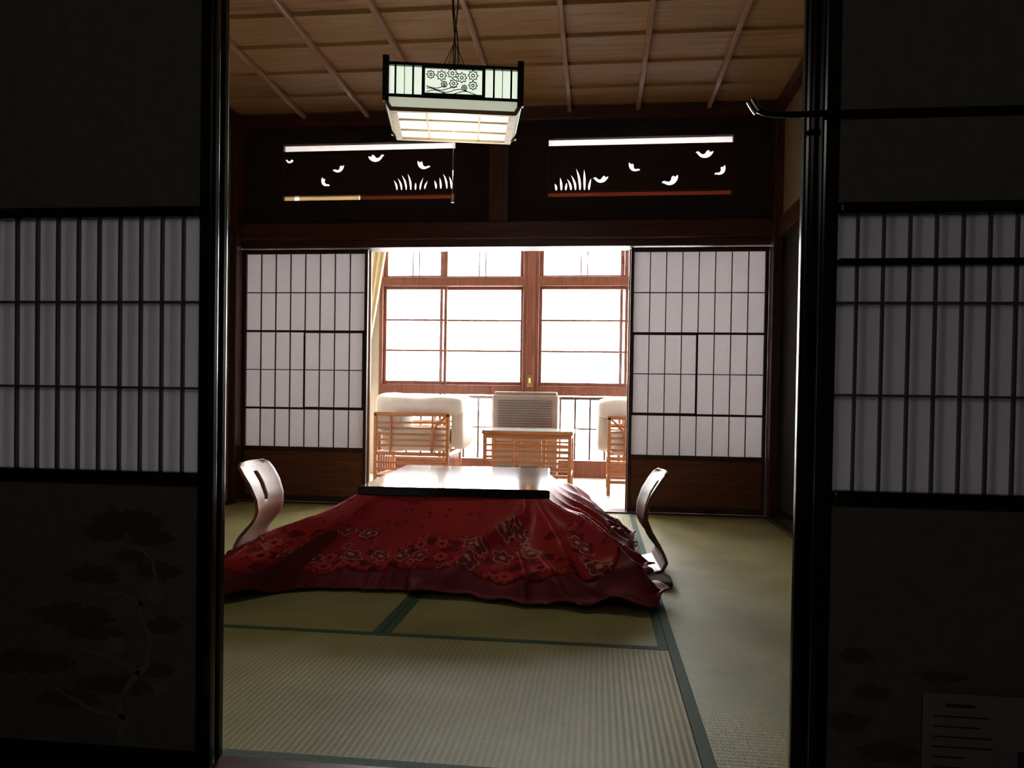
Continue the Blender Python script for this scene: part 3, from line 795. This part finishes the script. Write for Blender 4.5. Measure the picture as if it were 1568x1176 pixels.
mesh_obj('lower_skirt', V, [(0,1,5,4),(1,2,6,5),(2,3,7,6),(3,0,4,7)], M['lantern_skirt'], lr)
M['lampwood'] = wood('lantern_wood', (.24,.15,.07), (.36,.23,.11), 'X', .4)
for i in range(4): tube('skirt_corner', [V[i], V[i+4]], .008, M['lampwood'], lr, res=1)
boxes('bottom_frame', [(cx-bx-.004,cx+bx+.004,by0-.008,by0+.008,bz-.010,bz+.006),(cx-bx-.004,cx+bx+.004,by1-.014,by1+.004,bz-.010,bz+.006),
   (cx-bx-.004,cx-bx+.022,by0+.008,by1-.014,bz-.010,bz+.006),(cx+bx-.022,cx+bx+.004,by0+.008,by1-.014,bz-.010,bz+.006)], M['lampwood'], lr, .001)
box('bottom_diffuser', (cx-bx+.022,cx+bx-.022,by0+.008,by1-.014,bz-.001,bz+.001), M['lantern_bottom'], lr)
L = []
for q in (-.10,.10): L.append((cx+q-.004,cx+q+.004,by0+.008,by1-.014,bz-.007,bz-.0012))
for q in (.12,.23): L.append((cx-bx+.022,cx+bx-.022,y0+q,y0+q+.010,bz-.0075,bz-.0013))
boxes('bottom_lattice', L, M['lampwood'], lr)
cyy = (y0+y1)/2
for dx, sw in ((-.006,.012),(.006,-.014),(0,.02)):
    pts = [(cx+dx+sw*math.sin(i*.9)*(1-i/10), cyy+.01*math.cos(i*.7), zt+.01+i*(ZC-zt-.04)/10) for i in range(11)]
    tube('cord', pts, .0028, M['cord'], lr, res=1)
tube('canopy', [(cx,cyy,ZC-.045),(cx,cyy,ZC-.014)], .045, M['darkwood_z'], lr, res=5)
for sx in (-1,1):
    tube('chain', [(cx+sx*.05,y0+.109,zt+.018),(cx+sx*.004,cyy,zt+.16)], .0015, M['cord'], lr, res=1)
    tube('chain_rear', [(cx+sx*.05,y1-.109,zt+.018),(cx+sx*.004,cyy,zt+.16)], .0015, M['cord'], lr, res=1)
tube('pull_cord', [(cx,cyy,bz),(cx,cyy,1.555)], .0010, M['metal'], lr, res=1)
tube('pull_knob', [(cx,cyy,1.562),(cx,cyy,1.555),(cx,cyy,1.53)], .0065, M['brass'], lr, res=3)
lr.rotation_euler = (0,0,math.radians(10.5))

# ------------------------------------------------------------------ outdoors
box('ground_outside', (-40,40,8.2,70,-3.3,-3.2), M['ground'])

# ------------------------------------------------------------------ world + light
w = bpy.data.worlds.new('World'); scene.world = w; w.use_nodes = True
bg = w.node_tree.nodes['Background']; bg.inputs[0].default_value = (.99,.985,1.0,1); bg.inputs[1].default_value = 25.0
ld = bpy.data.lights.new('window_portal', 'AREA'); ld.shape = 'RECTANGLE'; ld.size = 3.3; ld.size_y = 2.5
try: ld.cycles.is_portal = True
except Exception as e: print('portal', e)
lo = bpy.data.objects.new('window_portal', ld); COL.objects.link(lo); lo.location = (-.57, YW+.16, 1.33)
lo.rotation_euler = (math.radians(-90),0,0)

ll = bpy.data.lights.new('lantern_bulb', 'POINT'); ll.energy = 5; ll.color = (.95,1,.86); ll.shadow_soft_size = .08
lb = bpy.data.objects.new('lantern_bulb', ll); COL.objects.link(lb); lb.location = (cx, cyy, bz-.17)
la = bpy.data.lights.new('anteroom_added_fill', 'POINT'); la.energy = 7; la.color = (1,.93,.84); la.shadow_soft_size = .15  # unseen fill light added behind the camera to lift the dark near doors
lb2 = bpy.data.objects.new('anteroom_added_fill', la); COL.objects.link(lb2); lb2.location = (-.2,-1.1,2.1)

# ------------------------------------------------------------------ camera
cam = bpy.data.cameras.new('camera'); cam.sensor_width = 36; cam.lens = 1150/1568*36; cam.clip_start = .02
cam.shift_y = 42.5/1568
co = bpy.data.objects.new('camera', cam); COL.objects.link(co)
psi, pit, rol = math.atan(129/1150), math.radians(-.9), math.radians(.9)
Fw = Vector((-math.sin(psi)*math.cos(pit), math.cos(psi)*math.cos(pit), math.sin(pit)))
R0 = Vector((math.cos(psi), math.sin(psi), 0)); U0 = R0.cross(Fw)
R = R0*math.cos(rol)+U0*math.sin(rol); U = U0*math.cos(rol)-R0*math.sin(rol)
co.matrix_world = Matrix(((R.x,U.x,-Fw.x,0),(R.y,U.y,-Fw.y,0),(R.z,U.z,-Fw.z,.75),(0,0,0,1)))
scene.camera = co
